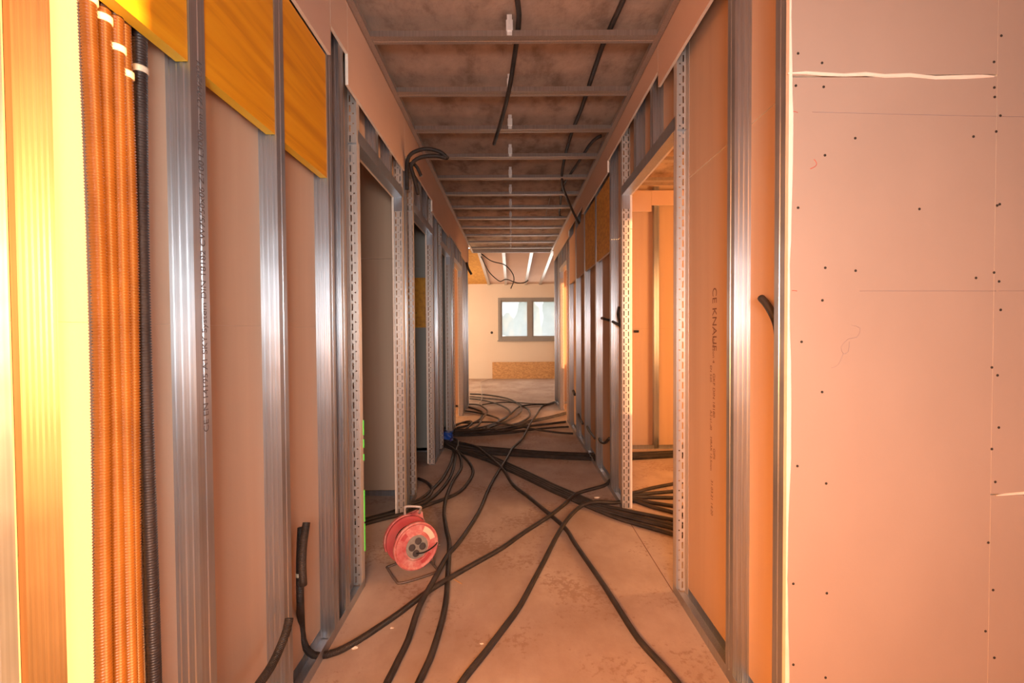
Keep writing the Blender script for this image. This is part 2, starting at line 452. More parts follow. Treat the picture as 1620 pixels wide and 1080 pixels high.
def text(body, size, m, name, parent, origin, dirv, upv):
    c = bpy.data.curves.new(name, 'FONT'); c.body = body; c.size = size; c.extrude = 0.0001
    t = bpy.data.objects.new(name, c); COL.objects.link(t)
    dg = bpy.context.evaluated_depsgraph_get()
    me = bpy.data.meshes.new_from_object(t.evaluated_get(dg))
    bpy.data.objects.remove(t); bpy.data.curves.remove(c)
    me.materials.clear(); me.materials.append(m)
    dv, uv_ = Vector(dirv), Vector(upv); nv = dv.cross(uv_)
    R = Matrix((dv, uv_, nv)).transposed().to_4x4(); R.translation = Vector(origin)
    me.transform(R)
    return link(name, me, parent)

# ------------------------------------------------------------------ setting: shell
XL, XR = -0.70, 0.738
BL, BR = XL - D, XR + D           # faces of the back boards that look into the corridor
TB = 0.0125
XO = 3.6                          # outer wall on the right
ZC = 2.60                         # underside of the ceiling grid

fl = empty('floor', 'dusty screed floor running the length of the corridor', 'floor', kind='structure')
m_ = MB().box(-3.3, XO + 0.2, -3.7, 12.0, -0.2, 0.0); m_.obj('screed', FLOOR, fl)

ce = empty('ceiling', 'raw concrete slab over a grid of metal battens', 'ceiling', kind='structure')
MB().box(-3.3, XO + 0.2, -3.7, 8.1, 2.70, 2.9).obj('slab', CONC, ce)

# outer walls (mostly behind the camera or beyond the partitions)
def outer_x(name, x0, x1, y0, y1, opens, m, label):
    r = MB(); y = y0
    for (a, b, za, zb) in opens:
        if a > y: r.box(x0, x1, y, a, 0, 2.7)
        if za > 0: r.box(x0, x1, a, b, 0, za)
        if zb < 2.7: r.box(x0, x1, a, b, zb, 2.7)
        y = b
    r.box(x0, x1, y, y1, 0, 2.7)
    o = r.obj(name, m); o['kind'] = 'structure'; o['label'] = label; o['category'] = 'wall'
    return o
outer_x('wall_outer_right', XO, XO + 0.2, -3.7, 12.0, [(-3.3, -0.62, 0.45, 2.66), (1.973, 3.0, 0.8, 2.1), (5.863, 6.9, 0.8, 2.1)], WHITEWALL, 'outer wall with window openings on the right')
outer_x('wall_outer_left', -3.3, -3.1, -3.7, 12.0, [(5.8, 6.8, 0.8, 2.1), (8.9, 10.3, 0.85, 2.15)], WHITEWALL, 'outer wall with window openings on the left')
r = MB(); r.box(-3.1, -0.9, -3.7, -3.5, 0, 2.7); r.box(0.7, XO, -3.7, -3.5, 0, 2.7); r.box(-0.9, 0.7, -3.7, -3.5, 0, 0.9); r.box(-0.9, 0.7, -3.7, -3.5, 2.2, 2.7)
o = r.obj('wall_rear', WHITEWALL); tag(o, 'wall with a window behind the viewpoint', 'wall', kind='structure')

# ------------------------------------------------------------------ left framed wall
wl = empty('wall_left', 'open left partition of galvanised studs with brown board behind', 'wall', kind='structure')
LX = XL - D / 2
doorsL = [(2.135, 2.96), (3.316, 4.10), (4.645, 5.30), (5.66, 6.50)]
HL, HR = 2.075, 2.10
ENDL, ENDR = 7.42, 7.78
def jambs(wall, xc, y0, y1, head, h0=True):
    link('jamb_profile', JAMB, wall, (xc, y0, 0), math.pi)        # opens towards the viewer
    link('jamb_profile', JAMB, wall, (xc, y1, 0))
    track('door_header', xc - D / 2, xc + D / 2, y0 - 0.02, y1 + 0.02, head, wall, h=0.06)
    # folded end lugs of the header
    for (a, b) in ((y0 + 0.001, y0 + 0.0025), (y1 - 0.0025, y1 - 0.001)):
        MB().box(xc - D / 2 + 0.001, xc + D / 2 - 0.001, a, b, head - 0.09, head).obj('header_lug', STEEL, wall)
    n = 2 if y1 - y0 > 0.7 else 1
    for k in range(n):
        yy = y0 + (y1 - y0) * (k + 1) / (n + 1) - 0.02
        link('cripple_stud', CRIP, wall, (xc, yy, 0))
for y in (0.586, 1.01, 1.377, 1.762, 1.885): link('stud', STUD, wl, (LX, y, 0))
for y in (3.045, 4.33, 5.42, 6.62, 7.0, 7.37): link('stud', STUD, wl, (LX, y, 0))
for y in (-0.2, -0.62): link('stud', STUD, wl, (LX, y, 0))
for (a, b) in doorsL: jambs(wl, LX, a, b, HL)
ys = [-3.5] + [v for d in doorsL for v in d] + [ENDL]
for i in range(0, len(ys), 2):
    track('floor_track', BL, XL, ys[i], ys[i + 1], 0.0, wl)
    # boards on the far face, in sheets with joints
    a, b = ys[i], ys[i + 1]
    cuts = [a] + ([-2.25, -1.0, 0.25] if i == 0 else []) + [b]
    for p, q in zip(cuts, cuts[1:]):
        board('back_board', BL - TB, BL, p + 0.0008, q - 0.0008, 0.012, 1.2213, PAPER, wl)
        board('back_board', BL - TB, BL, p + 0.0008, q - 0.0008, 1.2217, 2.69, PAPER, wl)
for (a, b) in doorsL: board('back_board', BL - TB, BL, a, b, HL, 2.69, PAPER, wl)
track('head_track', BL, XL, -3.5, ENDL, 2.655, wl)
# ribbed strip against the board at the picture's edge
v, f = sheet([(-0.0105, 0.0), (0.0, 0.0)] + [p for k in range(6) for p in ((0.0, 0.003 + k * 0.009), (0.0022, 0.005 + k * 0.009), (0.0022, 0.009 + k * 0.009), (0.0, 0.011 + k * 0.009))] + [(0.0, 0.06), (-0.0105, 0.06)], 0.001, 0.01, 2.6)
RIBM = steel('warm_zinc', (0.34, 0.24, 0.15), 0.5)
link('ribbed_profile', fix_normals(mesh('ribbed_profile', v, f, RIBM)), wl, (BL + 0.012, 0.688, 0))
# yellow wooden panels set between the studs
for (a, b) in ((0.64, 1.008), (1.062, 1.375), (1.429, 1.760)):
    me = MB(); me.box(XL - 0.030, XL - 0.003, a, b, 1.795, 2.262, 0, 0, 1)
    me.obj('wood_panel', [YELLOW, YEDGE], wl)['label'] = 'orange-yellow wooden mounting panel'
# plasterboard strips along the ceiling
for (a, b, z) in ((-1.0, 1.772, 2.268), (1.774, 1.958, 2.385), (1.960, 2.995, 2.255), (2.997, 4.02, 2.36), (4.022, 5.12, 2.262), (5.122, 6.35, 2.31), (6.352, ENDL, 2.27)):
    board('edge_strip', XL + 0.0003, XL + 0.0003 + TB, a, b, z, 2.615, FACE2, wl)
# stud lettering
text('CE EN 14195 A1 SKY System DIN 18182 CW75/50x06 Z100 L3000mm 12/04/2021', 0.0245, STAMP, 'printed_lettering', wl, (XL + 0.0006, 1.047, 0.975), (0, 0, 1), (0, -1, 0))
# projected green laser line, its light put in as coloured strips on the jamb
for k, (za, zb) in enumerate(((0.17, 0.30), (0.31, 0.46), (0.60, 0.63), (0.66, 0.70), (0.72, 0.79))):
    MB().box(XL - 0.002, XL + 0.0045, 2.1300, 2.1345, za, zb).obj('painted_laser_line', GREEN, wl)['label'] = 'green laser light on the door jamb, put in as coloured strips'

# ------------------------------------------------------------------ right framed wall
wr = empty('wall_right', 'open right partition of galvanised studs with orange-lit board behind', 'wall', kind='structure')
RX = XR + D / 2
YP = 1.228
doorsR = [(2.072, 3.03), (6.08, 6.92)]
for y in (YP, 1.508, 3.36, 3.95, 4.56, 5.17, 5.78, 7.1, 7.73): link('stud', STUD, wr, (RX, y, 0))
for (a, b) in doorsR: jambs(wr, RX, a, b, HR)
ys = [YP] + [v for d in doorsR for v in d] + [ENDR]
for i in range(0, len(ys), 2):
    track('floor_track', XR, BR, ys[i], ys[i + 1], 0.0, wr)
    a, b = ys[i], ys[i + 1]
    cuts = [a] + ([1.535] if i == 0 else [4.28, 5.53] if i == 2 else []) + [b]
    for p, q in zip(cuts, cuts[1:]):
        board('back_board', BR, BR + TB, p + 0.0008, q - 0.0008, 0.012, 1.876, PAPER, wr)
        board('back_board', BR, BR + TB, p + 0.0008, q - 0.0008, 1.880, 2.69, PAPER, wr)
for (a, b) in doorsR: board('back_board', BR, BR + TB, a, b, HR, 2.69, PAPER, wr)
track('head_track', XR, BR, YP, ENDR, 2.655, wr)
for (a, b, mt, lab) in ((3.415, 3.948, OSBY, 'yellow-brown strand board panel'), (4.003, 4.558, OSBY, 'yellow-brown strand board panel'), (4.613, 5.168, PAPER, 'brown plasterboard panel'), (5.223, 5.778, FACE2, 'pinkish plasterboard panel')):
    board('infill_panel', XR + 0.004, XR + 0.024, a, b, 1.80, 2.36, mt, wr)['label'] = lab
for (a, b, z) in ((YP, 2.25, 2.392), (2.252, 3.42, 2.472), (3.422, 4.64, 2.388), (4.642, 5.75, 2.47), (5.752, ENDR, 2.395)):
    board('edge_strip', XR - 0.0003 - TB, XR - 0.0003, a, b, z, 2.615, FACE2, wr)
# board lettering, running downwards
ty = on_x(1133, 470, BR).y
def zt(py): return on_x(1128, py, BR).z
L = [('CE KNAUF', 0.052, 455, 0.0), ('Horizon 4', 0.026, 531, 0.002), ('EN 520', 0.022, 578, -0.022), ('GKF DIN 18180', 0.026, 590, 0.006),
     ('A2-s1,d0', 0.022, 650, -0.02), ('HRAK 12,5mm', 0.022, 692, -0.018), ('GIPS', 0.022, 708, 0.012), ('31.03.21 14:20', 0.024, 760, -0.01)]
for body, sz, py, dy in L:
    text(body, sz, INK, 'printed_lettering', wr, (BR - 0.0006, ty + 0.03 - dy * 0.9, zt(py)), (0, 0, -1), (0, -1, 0))

# ------------------------------------------------------------------ the boarded wall facing the viewer, right
wc = empty('wall_corner', 'pinkish plasterboard wall facing the viewer at the right', 'wall', kind='structure')
YB = YP - TB - 0.0005
XJ = on_y(1571, 540, YB).x
zj1 = on_y(1400, 120, YB).z; zj2 = on_y(1600, 782, YB).z
bA = board('plasterboard', XR, XJ - 0.0004, YB, YB + TB, 0.01, zj1 - 0.003, FACE, wc)
bB = board('plasterboard', XR, XJ - 0.0004, YB, YB + TB, zj1 + 0.003, 2.69, FACE, wc)
bC = board('plasterboard', XJ + 0.0004, XJ + 1.25, YB, YB + TB, zj2 + 0.002, 2.69, FACE, wc)
bD = board('plasterboard', XJ + 0.0004, XJ + 1.25, YB, YB + TB, 0.01, zj2 - 0.002, FACE, wc)
board('plasterboard', XJ + 1.252, XO, YB, YB + TB, 0.01, 2.69, FACE, wc)
for x in (1.26, 1.88, 2.5, 3.1): link('stud', STUD, wc, (x, YP + 0.027, 0), math.pi / 2)
# rear side of that wall, towards the room behind
for (a, b) in ((BR + TB, 2.0), (2.002, XO)): board('plasterboard', a, b, YP + D, YP + D + TB, 0.01, 2.69, PAPER, wc)
# uneven filler beads
def bead(name, pts, wds, parent, th=0.0025):
    v, f = [], []
    for (x, z), (u, d) in zip(pts, wds):
        v += [(x, YB - 0.0002, z + u), (x, YB - th, z + u * 0.5), (x, YB - th, z - d * 0.5), (x, YB - 0.0002, z - d)]
    for i in range(len(pts) - 1):
        for k in range(3): f.append((i * 4 + k, i * 4 + k + 1, i * 4 + k + 5, i * 4 + k + 4))
    f += [(0, 1, 2, 3), tuple(4 * (len(pts) - 1) + k for k in (3, 2, 1, 0))]
    return link(name, fix_normals(mesh(name, v, f, FILLER)), parent)
P1 = [on_y(x, y, YB) for x, y in ((1246, 116), (1275, 115), (1300, 117), (1335, 119), (1370, 118), (1400, 120), (1440, 119), (1480, 122), (1520, 121), (1555, 121), (1572, 121))]
W1 = [(0.001, 0.002), (0.004, 0.004), (0.005, 0.005), (0.005, 0.004), (0.007, 0.004), (0.005, 0.005), (0.006, 0.005), (0.003, 0.006), (0.004, 0.007), (0.005, 0.004), (0.001, 0.002)]
bead('joint_filler', [(p.x, p.z) for p in P1], W1, wc)
P2 = [on_y(x, y, YB) for x, y in ((1576, 783), (1590, 782), (1605, 781), (1625, 780), (1680, 780))]
bead('joint_filler', [(p.x, p.z) for p in P2], [(0.001, 0.002), (0.003, 0.003), (0.004, 0.003), (0.005, 0.003), (0.004, 0.003)], wc)
# wavy cut edge of the board at the corner
v, f = [], []
n = 40
for i in range(n + 1):
    z = 0.01 + 2.6 * i / n; wv = 0.006 + 0.0035 * math.sin(i * 0.55) + 0.002 * random.random()
    v += [(XR - 0.0008, YP, z), (XR - 0.0008, YB - 0.0012, z), (XR + wv, YB - 0.0016, z), (XR + wv + 0.002, YB - 0.0001, z)]
for i in range(n):
    for k in range(3): f.append((i * 4 + k, i * 4 + k + 1, i * 4 + k + 5, i * 4 + k + 4))
link('corner_filler', fix_normals(mesh('corner_filler', v, f, FILLER)), wc)
# screws
S1 = [(85,169),(161,199),(705,196),(728,113),(78,271),(166,275),(706,277),(707,307),(725,366),(712,416),(266,437),(640,432),(170,491),(85,657),(469,661),(723,646),(715,650),(171,847),(267,856),(705,862),(648,879),(721,890),(162,950),(726,980)]
S2 = [(96,1),(161,160),(698,82),(716,107),(720,272),(698,340),(709,444),(83,394),(174,449),(687,636),(70,766),(176,796),(702,786),(678,916),(706,1000),(70,1022),(172,1063)]
sm = lathe([(0.0036, 0.0), (0.0036, 0.0006), (0.0022, 0.0011), (0.0008, 0.0005)], 8, SCREW, 'screw', Matrix.Rotation(math.pi / 2, 4, 'X'))
for (x, y) in [(1220 + a / 2, b / 2) for a, b in S1] + [(1220 + a / 2, 540 + b / 2) for a, b in S2]:
    p = on_y(x, y, YB); link('screw', sm, wc, (p.x, YB, p.z))
def stroke(name, pix, m, wd=0.0006):
    P = [on_y(x, y, YB - 0.0004) for x, y in pix]
    return link(name, tube_mesh(name, P, wd, m, seg=4, step=0.02), wc)
stroke('pencil_line', [(1285, 177), (1440, 181), (1577, 184)], PENCIL); stroke('pencil_line', [(1579, 184), (1640, 185)], PENCIL)
stroke('pencil_line', [(1360, 460), (1470, 460), (1576, 460)], PENCIL); stroke('pencil_line', [(1580, 460), (1640, 460)], PENCIL)
stroke('pencil_line', [(1347, 514), (1361, 519), (1356, 533), (1342, 536), (1331, 548), (1334, 559), (1342, 556), (1344, 540)], PENCIL)
stroke('pencil_line', [(1334, 559), (1326, 577), (1315, 582)], PENCIL)
stroke('red_mark', [(1254, 176), (1258, 176.5), (1262, 178)], REDPEN, 0.0009); stroke('red_mark', [(1253, 459.5), (1257, 459.5), (1261, 460)], REDPEN, 0.0009)
stroke('red_mark', [(1288, 252), (1292, 258), (1290, 263), (1282, 267)], REDPEN, 0.0009)

# ------------------------------------------------------------------ ceiling grid
for x0, x1 in ((XL + 0.014, XL + 0.042), (XR - 0.042, XR - 0.014)):
    m_ = MB(); m_.box(x0, x1, 0.3, 8.06, ZC, ZC + 0.0012)
    xa = x0 if x0 < 0 else x1 - 0.0012; m_.box(xa, xa + 0.0012, 0.3, 8.06, ZC, ZC + 0.028)
    xb = x1 - 0.0012 if x0 < 0 else x0; m_.box(xb, xb + 0.0012, 0.3, 8.06, ZC + 0.001, ZC + 0.028)
    m_.obj('edge_channel', STEELB, ce)
bx0, bx1 = XL + 0.020, XR - 0.020
poly = [(-0.022, 0.027), (-0.030, 0.027), (-0.030, 0.0), (-0.012, 0.0), (-0.010, 0.002), (0.010, 0.002), (0.012, 0.0), (0.030, 0.0), (0.030, 0.027), (0.022, 0.027)]
v, f = sheet(poly, 0.001, bx0, bx1)
v = [(c, a, b) for a, b, c in v]
BAT = fix_normals(mesh('batten', v, f, STEELB))
def hanger_mesh():
    m = MB()
    m.box(-0.033, -0.031, -0.012, 0.012, -0.028, 0.072); m.box(0.031, 0.033, -0.012, 0.012, -0.028, 0.072)
    m.box(-0.033, 0.033, -0.012, 0.012, 0.070, 0.072)
    me = MB(); me.v = [(y, x, z) for x, y, z in m.v]; me.f = m.f; me.mi = m.mi
    # folded tab pressed over the batten
    me.box(-0.016, 0.016, -0.041, -0.033, -0.006, 0.040); me.box(-0.004, 0.004, -0.043, -0.040, 0.010, 0.018)
    return fix_normals(mesh('hanger', me.v, me.f, STEELH))
HANG = hanger_mesh()
for k in range(12):
    y = 2.215 + 0.4955 * k
    b = link('batten', BAT, ce, (0, y, ZC + 0.0015))
    h = link('hanger', HANG, b, (0.0, 0, 0.0285))
v2 = MB(); v2.box(XL + 0.02, XR - 0.02, 8.03, 8.06, ZC - 0.005, ZC + 0.03); v2.box(XL + 0.02, XR - 0.02, 8.06, 8.09, ZC, 2.70)
v2.obj('end_channel', STEELB, ce)

# ------------------------------------------------------------------ rooms beside the corridor
def cross_wall(name, label, y, x0, x1, studs, face, strip=None, seam=None, panel=None, base=0.0):
    e = empty(name, label, 'wall', kind='structure')
    yb = y + (0.05 if studs else 0.0)
    zs = [0.012 + base] + ([seam] if seam else []) + [2.69]
    for a, b in zip(zs, zs[1:]): board('back_board', x0, x1, yb, yb + TB, a + 0.001, b - 0.001, face, e)
    for s in studs: link('stud', STUD, e, (s, y + 0.0275, 0), -math.pi / 2)
    t = 0.0012; m = MB(); m.box(x0, x1, y, y + 0.055, 0, t); m.box(x0, x1, y, y + t, t, 0.04); m.obj('floor_track', STEEL, e)
    for (a, b, z) in (strip or []): board('edge_strip', a, b, y - TB, y - 0.0004, z, 2.615, FACE2, e)
    if panel:
        a, b, z0, z1, mt = panel
        board('infill_panel', a, b, yb - 0.02, yb - 0.0005, z0, z1, mt, e)['label'] = 'yellow wooden panel'
    return e
cross_wall('wall_right_room', 'orange-lit stud wall seen through the right doorway', 4.62, BR + TB, XO, (1.05, 1.45, 1.87, 2.5, 3.1), PAPER, strip=[(BR + TB, 1.42, 2.405), (1.422, XO, 2.468)], seam=1.225)
cross_wall('wall_right_rear_room', 'orange-lit board wall seen through the far right doorway', 7.55, BR + TB, XO, (1.2, 1.8, 2.4), FACE)
cross_wall('wall_left_room', 'brown boarded wall seen through the nearest left doorway', 3.33, -3.1, BL - TB, (), PAPER, seam=1.74, base=0.03)
cross_wall('wall_left_middle_room', 'grey board wall with yellow panel behind the second left doorway', 4.56, -3.1, BL - TB, (), DARKWALL, seam=1.86, panel=(-1.6, BL - TB - 0.01, 1.25, 1.745, YELLOW))
cross_wall('wall_left_rear_room', 'dark board wall behind the third left doorway', 5.58, -3.1, BL - TB, (), DARKWALL)
cross_wall('wall_left_end_room', 'orange-lit board wall behind the last left doorway', 7.25, -3.1, BL - TB, (), FACE)
# ceiling battens in the right-hand room
for k in range(4):
    m_ = MB().box(BR + 0.02, XO, 2.75 + k * 0.5, 2.81 + k * 0.5, ZC, ZC + 0.027); m_.obj('batten', STEELB, ce)
MB().box(1.02, 1.08, 1.3, 4.6, ZC + 0.028, ZC + 0.055).obj('carrier_batten', STEELB, ce)

# ------------------------------------------------------------------ far room
YF = 11.75
wx0, wx1 = on_y(788, 500, YF).x, on_y(788, 500, YF).x + 1.66
wz0, wz1 = on_y(800, 538, YF).z, on_y(800, 471, YF).z
r = MB(); r.box(-3.1, wx0, YF, YF + 0.25, 0, 2.7); r.box(wx1, XO, YF, YF + 0.25, 0, 2.7); r.box(wx0, wx1, YF, YF + 0.25, 0, wz0); r.box(wx0, wx1, YF, YF + 0.25, wz1, 2.7)
tag(r.obj('wall_far', WHITEWALL), 'peach-lit far wall at the end of the corridor', 'wall', kind='structure')
for nm, a, b in (('wall_far_left', -3.1, BL - TB - 0.02), ('wall_far_right', BR + TB, XO)):
    tag(MB().box(a, b, ENDL - 0.02 if a < 0 else ENDR - 0.05, (ENDL if a < 0 else ENDR), 0, 2.7).obj(nm, WHITEWALL), 'board wall closing the far room beside the corridor', 'wall', kind='structure')
win = empty('window_1', 'grey framed two-pane window in the far wall', 'window', kind='structure')
fw = 0.07; mid = (wx0 + wx1) / 2
m_ = MB()
m_.box(wx0, wx1, YF - 0.02, YF + 0.08, wz0, wz0 + fw); m_.box(wx0, wx1, YF - 0.02, YF + 0.08, wz1 - fw, wz1)
m_.box(wx0, wx0 + fw, YF - 0.02, YF + 0.08, wz0 + fw, wz1 - fw); m_.box(wx1 - fw, wx1, YF - 0.02, YF + 0.08, wz0 + fw, wz1 - fw)
m_.box(mid - 0.045, mid + 0.045, YF - 0.02, YF + 0.08, wz0 + fw, wz1 - fw)
m_.obj('window_frame', WINFRAME, win)
for a, b in ((wx0 + fw, mid - 0.045), (mid + 0.045, wx1 - fw)):
    s = MB(); g = 0.035
    s.box(a, b, YF + 0.0, YF + 0.06, wz0 + fw, wz0 + fw + g); s.box(a, b, YF, YF + 0.06, wz1 - fw - g, wz1 - fw)
    s.box(a, a + g, YF, YF + 0.06, wz0 + fw + g, wz1 - fw - g); s.box(b - g, b, YF, YF + 0.06, wz0 + fw + g, wz1 - fw - g)
    so_ = s.obj('sash', WINFRAME, win)
    MB().box(a + g, b - g, YF + 0.03, YF + 0.036, wz0 + fw + g, wz1 - fw - g).obj('pane', PANE, so_)
MB().box(wx0 - 0.02, wx1 + 0.02, YF - 0.06, YF + 0.0, wz0 - 0.03, wz0 - 0.001).obj('window_sill', WINFRAME, win)
# sloping ceiling of the far room
cf = empty('ceiling_far', 'sloping boarded ceiling with battens over the far room', 'ceiling', kind='structure')
def zs_(y): return 2.63 + (2.41 - 2.63) * (y - 8.1) / (YF - 8.1)
def slab_slope(name, x0, x1, dz, th, m):
    v = []
    for y in (8.1, YF):
        z = zs_(y) + dz
        v += [(x0, y, z), (x1, y, z), (x1, y, z + th), (x0, y, z + th)]
    f = [(0, 1, 2, 3), (7, 6, 5, 4), (0, 4, 5, 1), (1, 5, 6, 2), (2, 6, 7, 3), (3, 7, 4, 0)]
    return link(name, fix_normals(mesh(name, v, f, m)), cf)
for a, b in ((-3.1, -0.58), (-0.578, 0.38), (0.382, 1.6), (1.602, XO)): slab_slope('ceiling_board', a, b, 0.03, 0.02, FACE2 if a > -1 else OSBY)
for x in (-2.4, -1.8, -1.2, -0.57, -0.13, 0.375, 0.75, 1.3, 1.9, 2.5): slab_slope('batten', x - 0.03, x + 0.03, 0.0, 0.028, STEELB)

# board lying against the far wall
p0 = on_y(779, 590, YF - 0.05)
tag(MB().box(p0.x, p0.x + 2.2, YF - 0.075, YF - 0.04, 0.0, 0.43, 0, 1, 1).obj('strand_board_sheet', [OSB, OSB], bevel=0.002), 'long orange-brown strand board standing below the far window', 'board')
# joint in the screed across the right doorway
MB().box(XR - 0.0018, XR + 0.0018, 2.07, 3.03, 0.0, 0.0008).obj('floor_joint', INK, fl)
# small round hole cover on the far wall
p = on_y(778, 526, YF)
tag(link('wall_socket_box', lathe([(0.032, 0.0), (0.034, 0.012), (0.028, 0.014), (0.024, 0.004)], 14, DKPL, 'wall_socket_box', Matrix.Rotation(math.pi / 2, 4, 'X')), loc=(p.x, YF, p.z)), 'small dark round box on the far wall left of the window', 'socket box')

# outdoors beyond the window
tag(MB().box(-60, 60, 13, 120, -3.2, -3.0).obj('ground_outside', GRASS), 'grassy ground outside the window', 'ground', kind='structure')
def tree(x, y, h, wd, label, seed):
    rnd = random.Random(seed)
    bm = bmesh.new(); bmesh.ops.create_icosphere(bm, subdivisions=4, radius=1)
    for vv in bm.verts:
        n = 1 + 0.16 * math.sin(7 * vv.co.x + seed) * math.cos(6 * vv.co.z + seed) + 0.12 * rnd.random()
        vv.co = Vector((vv.co.x * wd * n, vv.co.y * wd * n, vv.co.z * h * 0.42 * n))
    me = bpy.data.meshes.new('crown'); bm.to_mesh(me); bm.free(); me.materials.append(FOLIAGE)
    e = empty('tree', label, 'tree', (x, y, -3.0), 'trees outside the window')
    link('crown', me, e, (0, 0, h * 0.62))
    link('trunk', tube_mesh('trunk', [(0, 0, 0), (0.1, 0, h * 0.25), (0, 0, h * 0.5)], 0.2, FOLIAGE), e)
tree(1.15, 34, 6.3, 1.0, 'hazy green tree seen through the left window pane', 3)
tree(3.9, 36, 7.3, 1.5, 'taller hazy tree seen through the right window pane', 5)
tree(-0.6, 44, 5.6, 1.2, 'low pale bush at the left edge of the window view', 9)

# ------------------------------------------------------------------ conduits
def fpts(pix, sc=1.0, ox=0.0, oy=0.0, z=0.0125, zs=None):
    out = []
    for i, (x, y) in enumerate(pix):
        zz = zs[i] if zs else z
        out.append(on_z(ox + x / sc, oy + y / sc, zz))
    return out
A = dict(sc=4.05, ox=600, oy=720)
B6 = dict(sc=6.75, ox=680, oy=600)
C3 = dict(sc=3.24, ox=600, oy=860)
def clampx(P):
    return P

# vertical bundle against the left wall
for (y, x, m_, lab) in ((0.818, -0.742, CONDUITSUN, 'leftmost black corrugated conduit, coloured as sunlit orange, of the vertical bundle'),
                        (0.8455, -0.743, CONDUITSUN, 'second black corrugated conduit, coloured as sunlit orange, from the left in the vertical bundle'),
                        (0.8655, -0.738, CONDUITSUN, 'third black corrugated conduit, coloured as sunlit orange, from the left in the vertical bundle'),
                        (0.8880, -0.742, CONDUITSUN, 'fourth black corrugated conduit, coloured as sunlit orange, beside the charcoal one'),
                        (0.9240, -0.741, CONDUITK, 'charcoal corrugated conduit at the right of the sunlit-coloured bundle')):
    pts = []; ph = random.random() * 6
    for i in range(13):
        z = 0.02 + 2.62 * i / 12
        pts.append((x + 0.002 * math.sin(ph + i), y + (0.0035 if m_ is CONDUITSUN else 0.006) * math.sin(ph * 2 + i * 0.8), z))
    o = conduit(pts, lab, 'vertical conduits on the left wall', m=m_, rings=0.0056, seg=14, name='corrugated_conduit')
    zc = {0.818: 1.79, 0.8455: 1.775, 0.8655: 1.735, 0.888: 1.70, 0.924: 1.73}[y]
    pc = min(spline(pts, 0.02), key=lambda q: abs(q.z - zc))
    cl = tube_mesh('cable_clip', [(pc.x, pc.y, zc - 0.006), (pc.x, pc.y, zc), (pc.x, pc.y, zc + 0.006)], 0.0145, CLIP, seg=14)
    link('cable_clip', cl, o)['label'] = 'pale plastic clip'

# loose conduits on the floor
u = on_x(476.7, 834, -0.715)
def wallx(pix, x): return [on_x(a, b, x) for a, b in pix]
c1 = wallx([(476.7, 834), (475, 870), (474.5, 905), (475, 950), (477, 1000)], -0.722)
e1 = on_z(504, 1037, 0.014)
c1 = c1[:-1] + [on_y(476.5, 985, 1.602), on_y(479, 1012, 1.612), on_y(489, 1031, 1.632), on_y(505, 1037, 1.655)]
c1 += fpts([(534, 1030), (571, 1010), (627, 972.6), (682, 932), (738, 898.5), (792, 868), (827, 843.5), (867, 817.5), (891, 799), (913.6, 780.5), (955.6, 768), (964, 759.5)],
          zs=[0.014, 0.0125, 0.0125, 0.028, 0.014, 0.0125, 0.0125, 0.028, 0.020, 0.030, 0.05, 0.06])
conduit(c1, 'long black conduit rising at the left studs and crossing the floor to the right', step=0.03)
conduit(wallx([(485, 826), (481.5, 848), (479, 872), (478.5, 900), (480, 925)], -0.700), 'short black conduit end leaning beside the upright one at the left studs', step=0.02)
tag(link('cable_tie', tube_mesh('cable_tie', [on_x(474.7, 911, -0.722), on_x(474.7, 908, -0.722), on_x(474.7, 905, -0.722)], 0.0146, CLIP, seg=12)), 'pale tie round the upright conduits at the left studs', 'cable tie')
conduit(wallx([(457.5, 977.5), (454, 995), (447, 1015), (430, 1052), (410, 1082), (370, 1140), (330, 1190)], -0.672), 'black conduit end poking up at the bottom left corner', step=0.02)

conduit(fpts([(40, 713), (100, 590), (150, 490), (200, 330), (270, 205), (350, 60), (400, 0)], **C3)[0:0] +
        [on_z(560, 1180, 0.0125)] + fpts([(612, 1080), (631, 1042), (646, 1011), (662, 962), (683, 923), (708, 878.5), (723.5, 860.7), (743, 833.6), (760.5, 804), (773, 774), (787.7, 747), (803, 723), (810, 709.6), (825, 695), (834, 680), (840, 668), (849, 656), (856, 644.4), (863.7, 640), (877, 635.5)],
        zs=[0.0125] * 3 + [0.040, 0.042] + [0.016] * 5 + [0.040, 0.042, 0.038, 0.02, 0.038, 0.038, 0.02, 0.0125, 0.0125, 0.0125]), 'black conduit winding from the bottom edge up mid-floor to the far right wall')
conduit([on_z(620, 1180, 0.0125)] + fpts([(662, 1080), (680, 1042), (696, 993), (705, 952.6), (708, 912.5), (710.5, 861), (706, 836), (702.5, 811), (706, 786.7), (716, 762), (729.6, 740), (727.4, 721.5), (722, 714), (709.6, 705), (701, 699)],
        zs=[0.0125] * 4 + [0.0125] * 3 + [0.0125, 0.036, 0.02, 0.0125, 0.02, 0.03, 0.04, 0.05]), 'black conduit running from the bottom edge past the cable reel to the left doorway')
conduit([on_z(690, 1150, 0.0125)] + fpts([(729.6, 1080), (766.7, 1033), (797.5, 992.7), (822, 959), (844, 918.6), (862, 884.7), (879, 851), (894, 826), (908.6, 809), (923.5, 798), (941, 794), (970, 795), (981.5, 794)],
        zs=[0.0125] * 6 + [0.030, 0.035, 0.02, 0.03, 0.055, 0.045, 0.05]), 'black conduit curving from the bottom centre to the right door jamb')
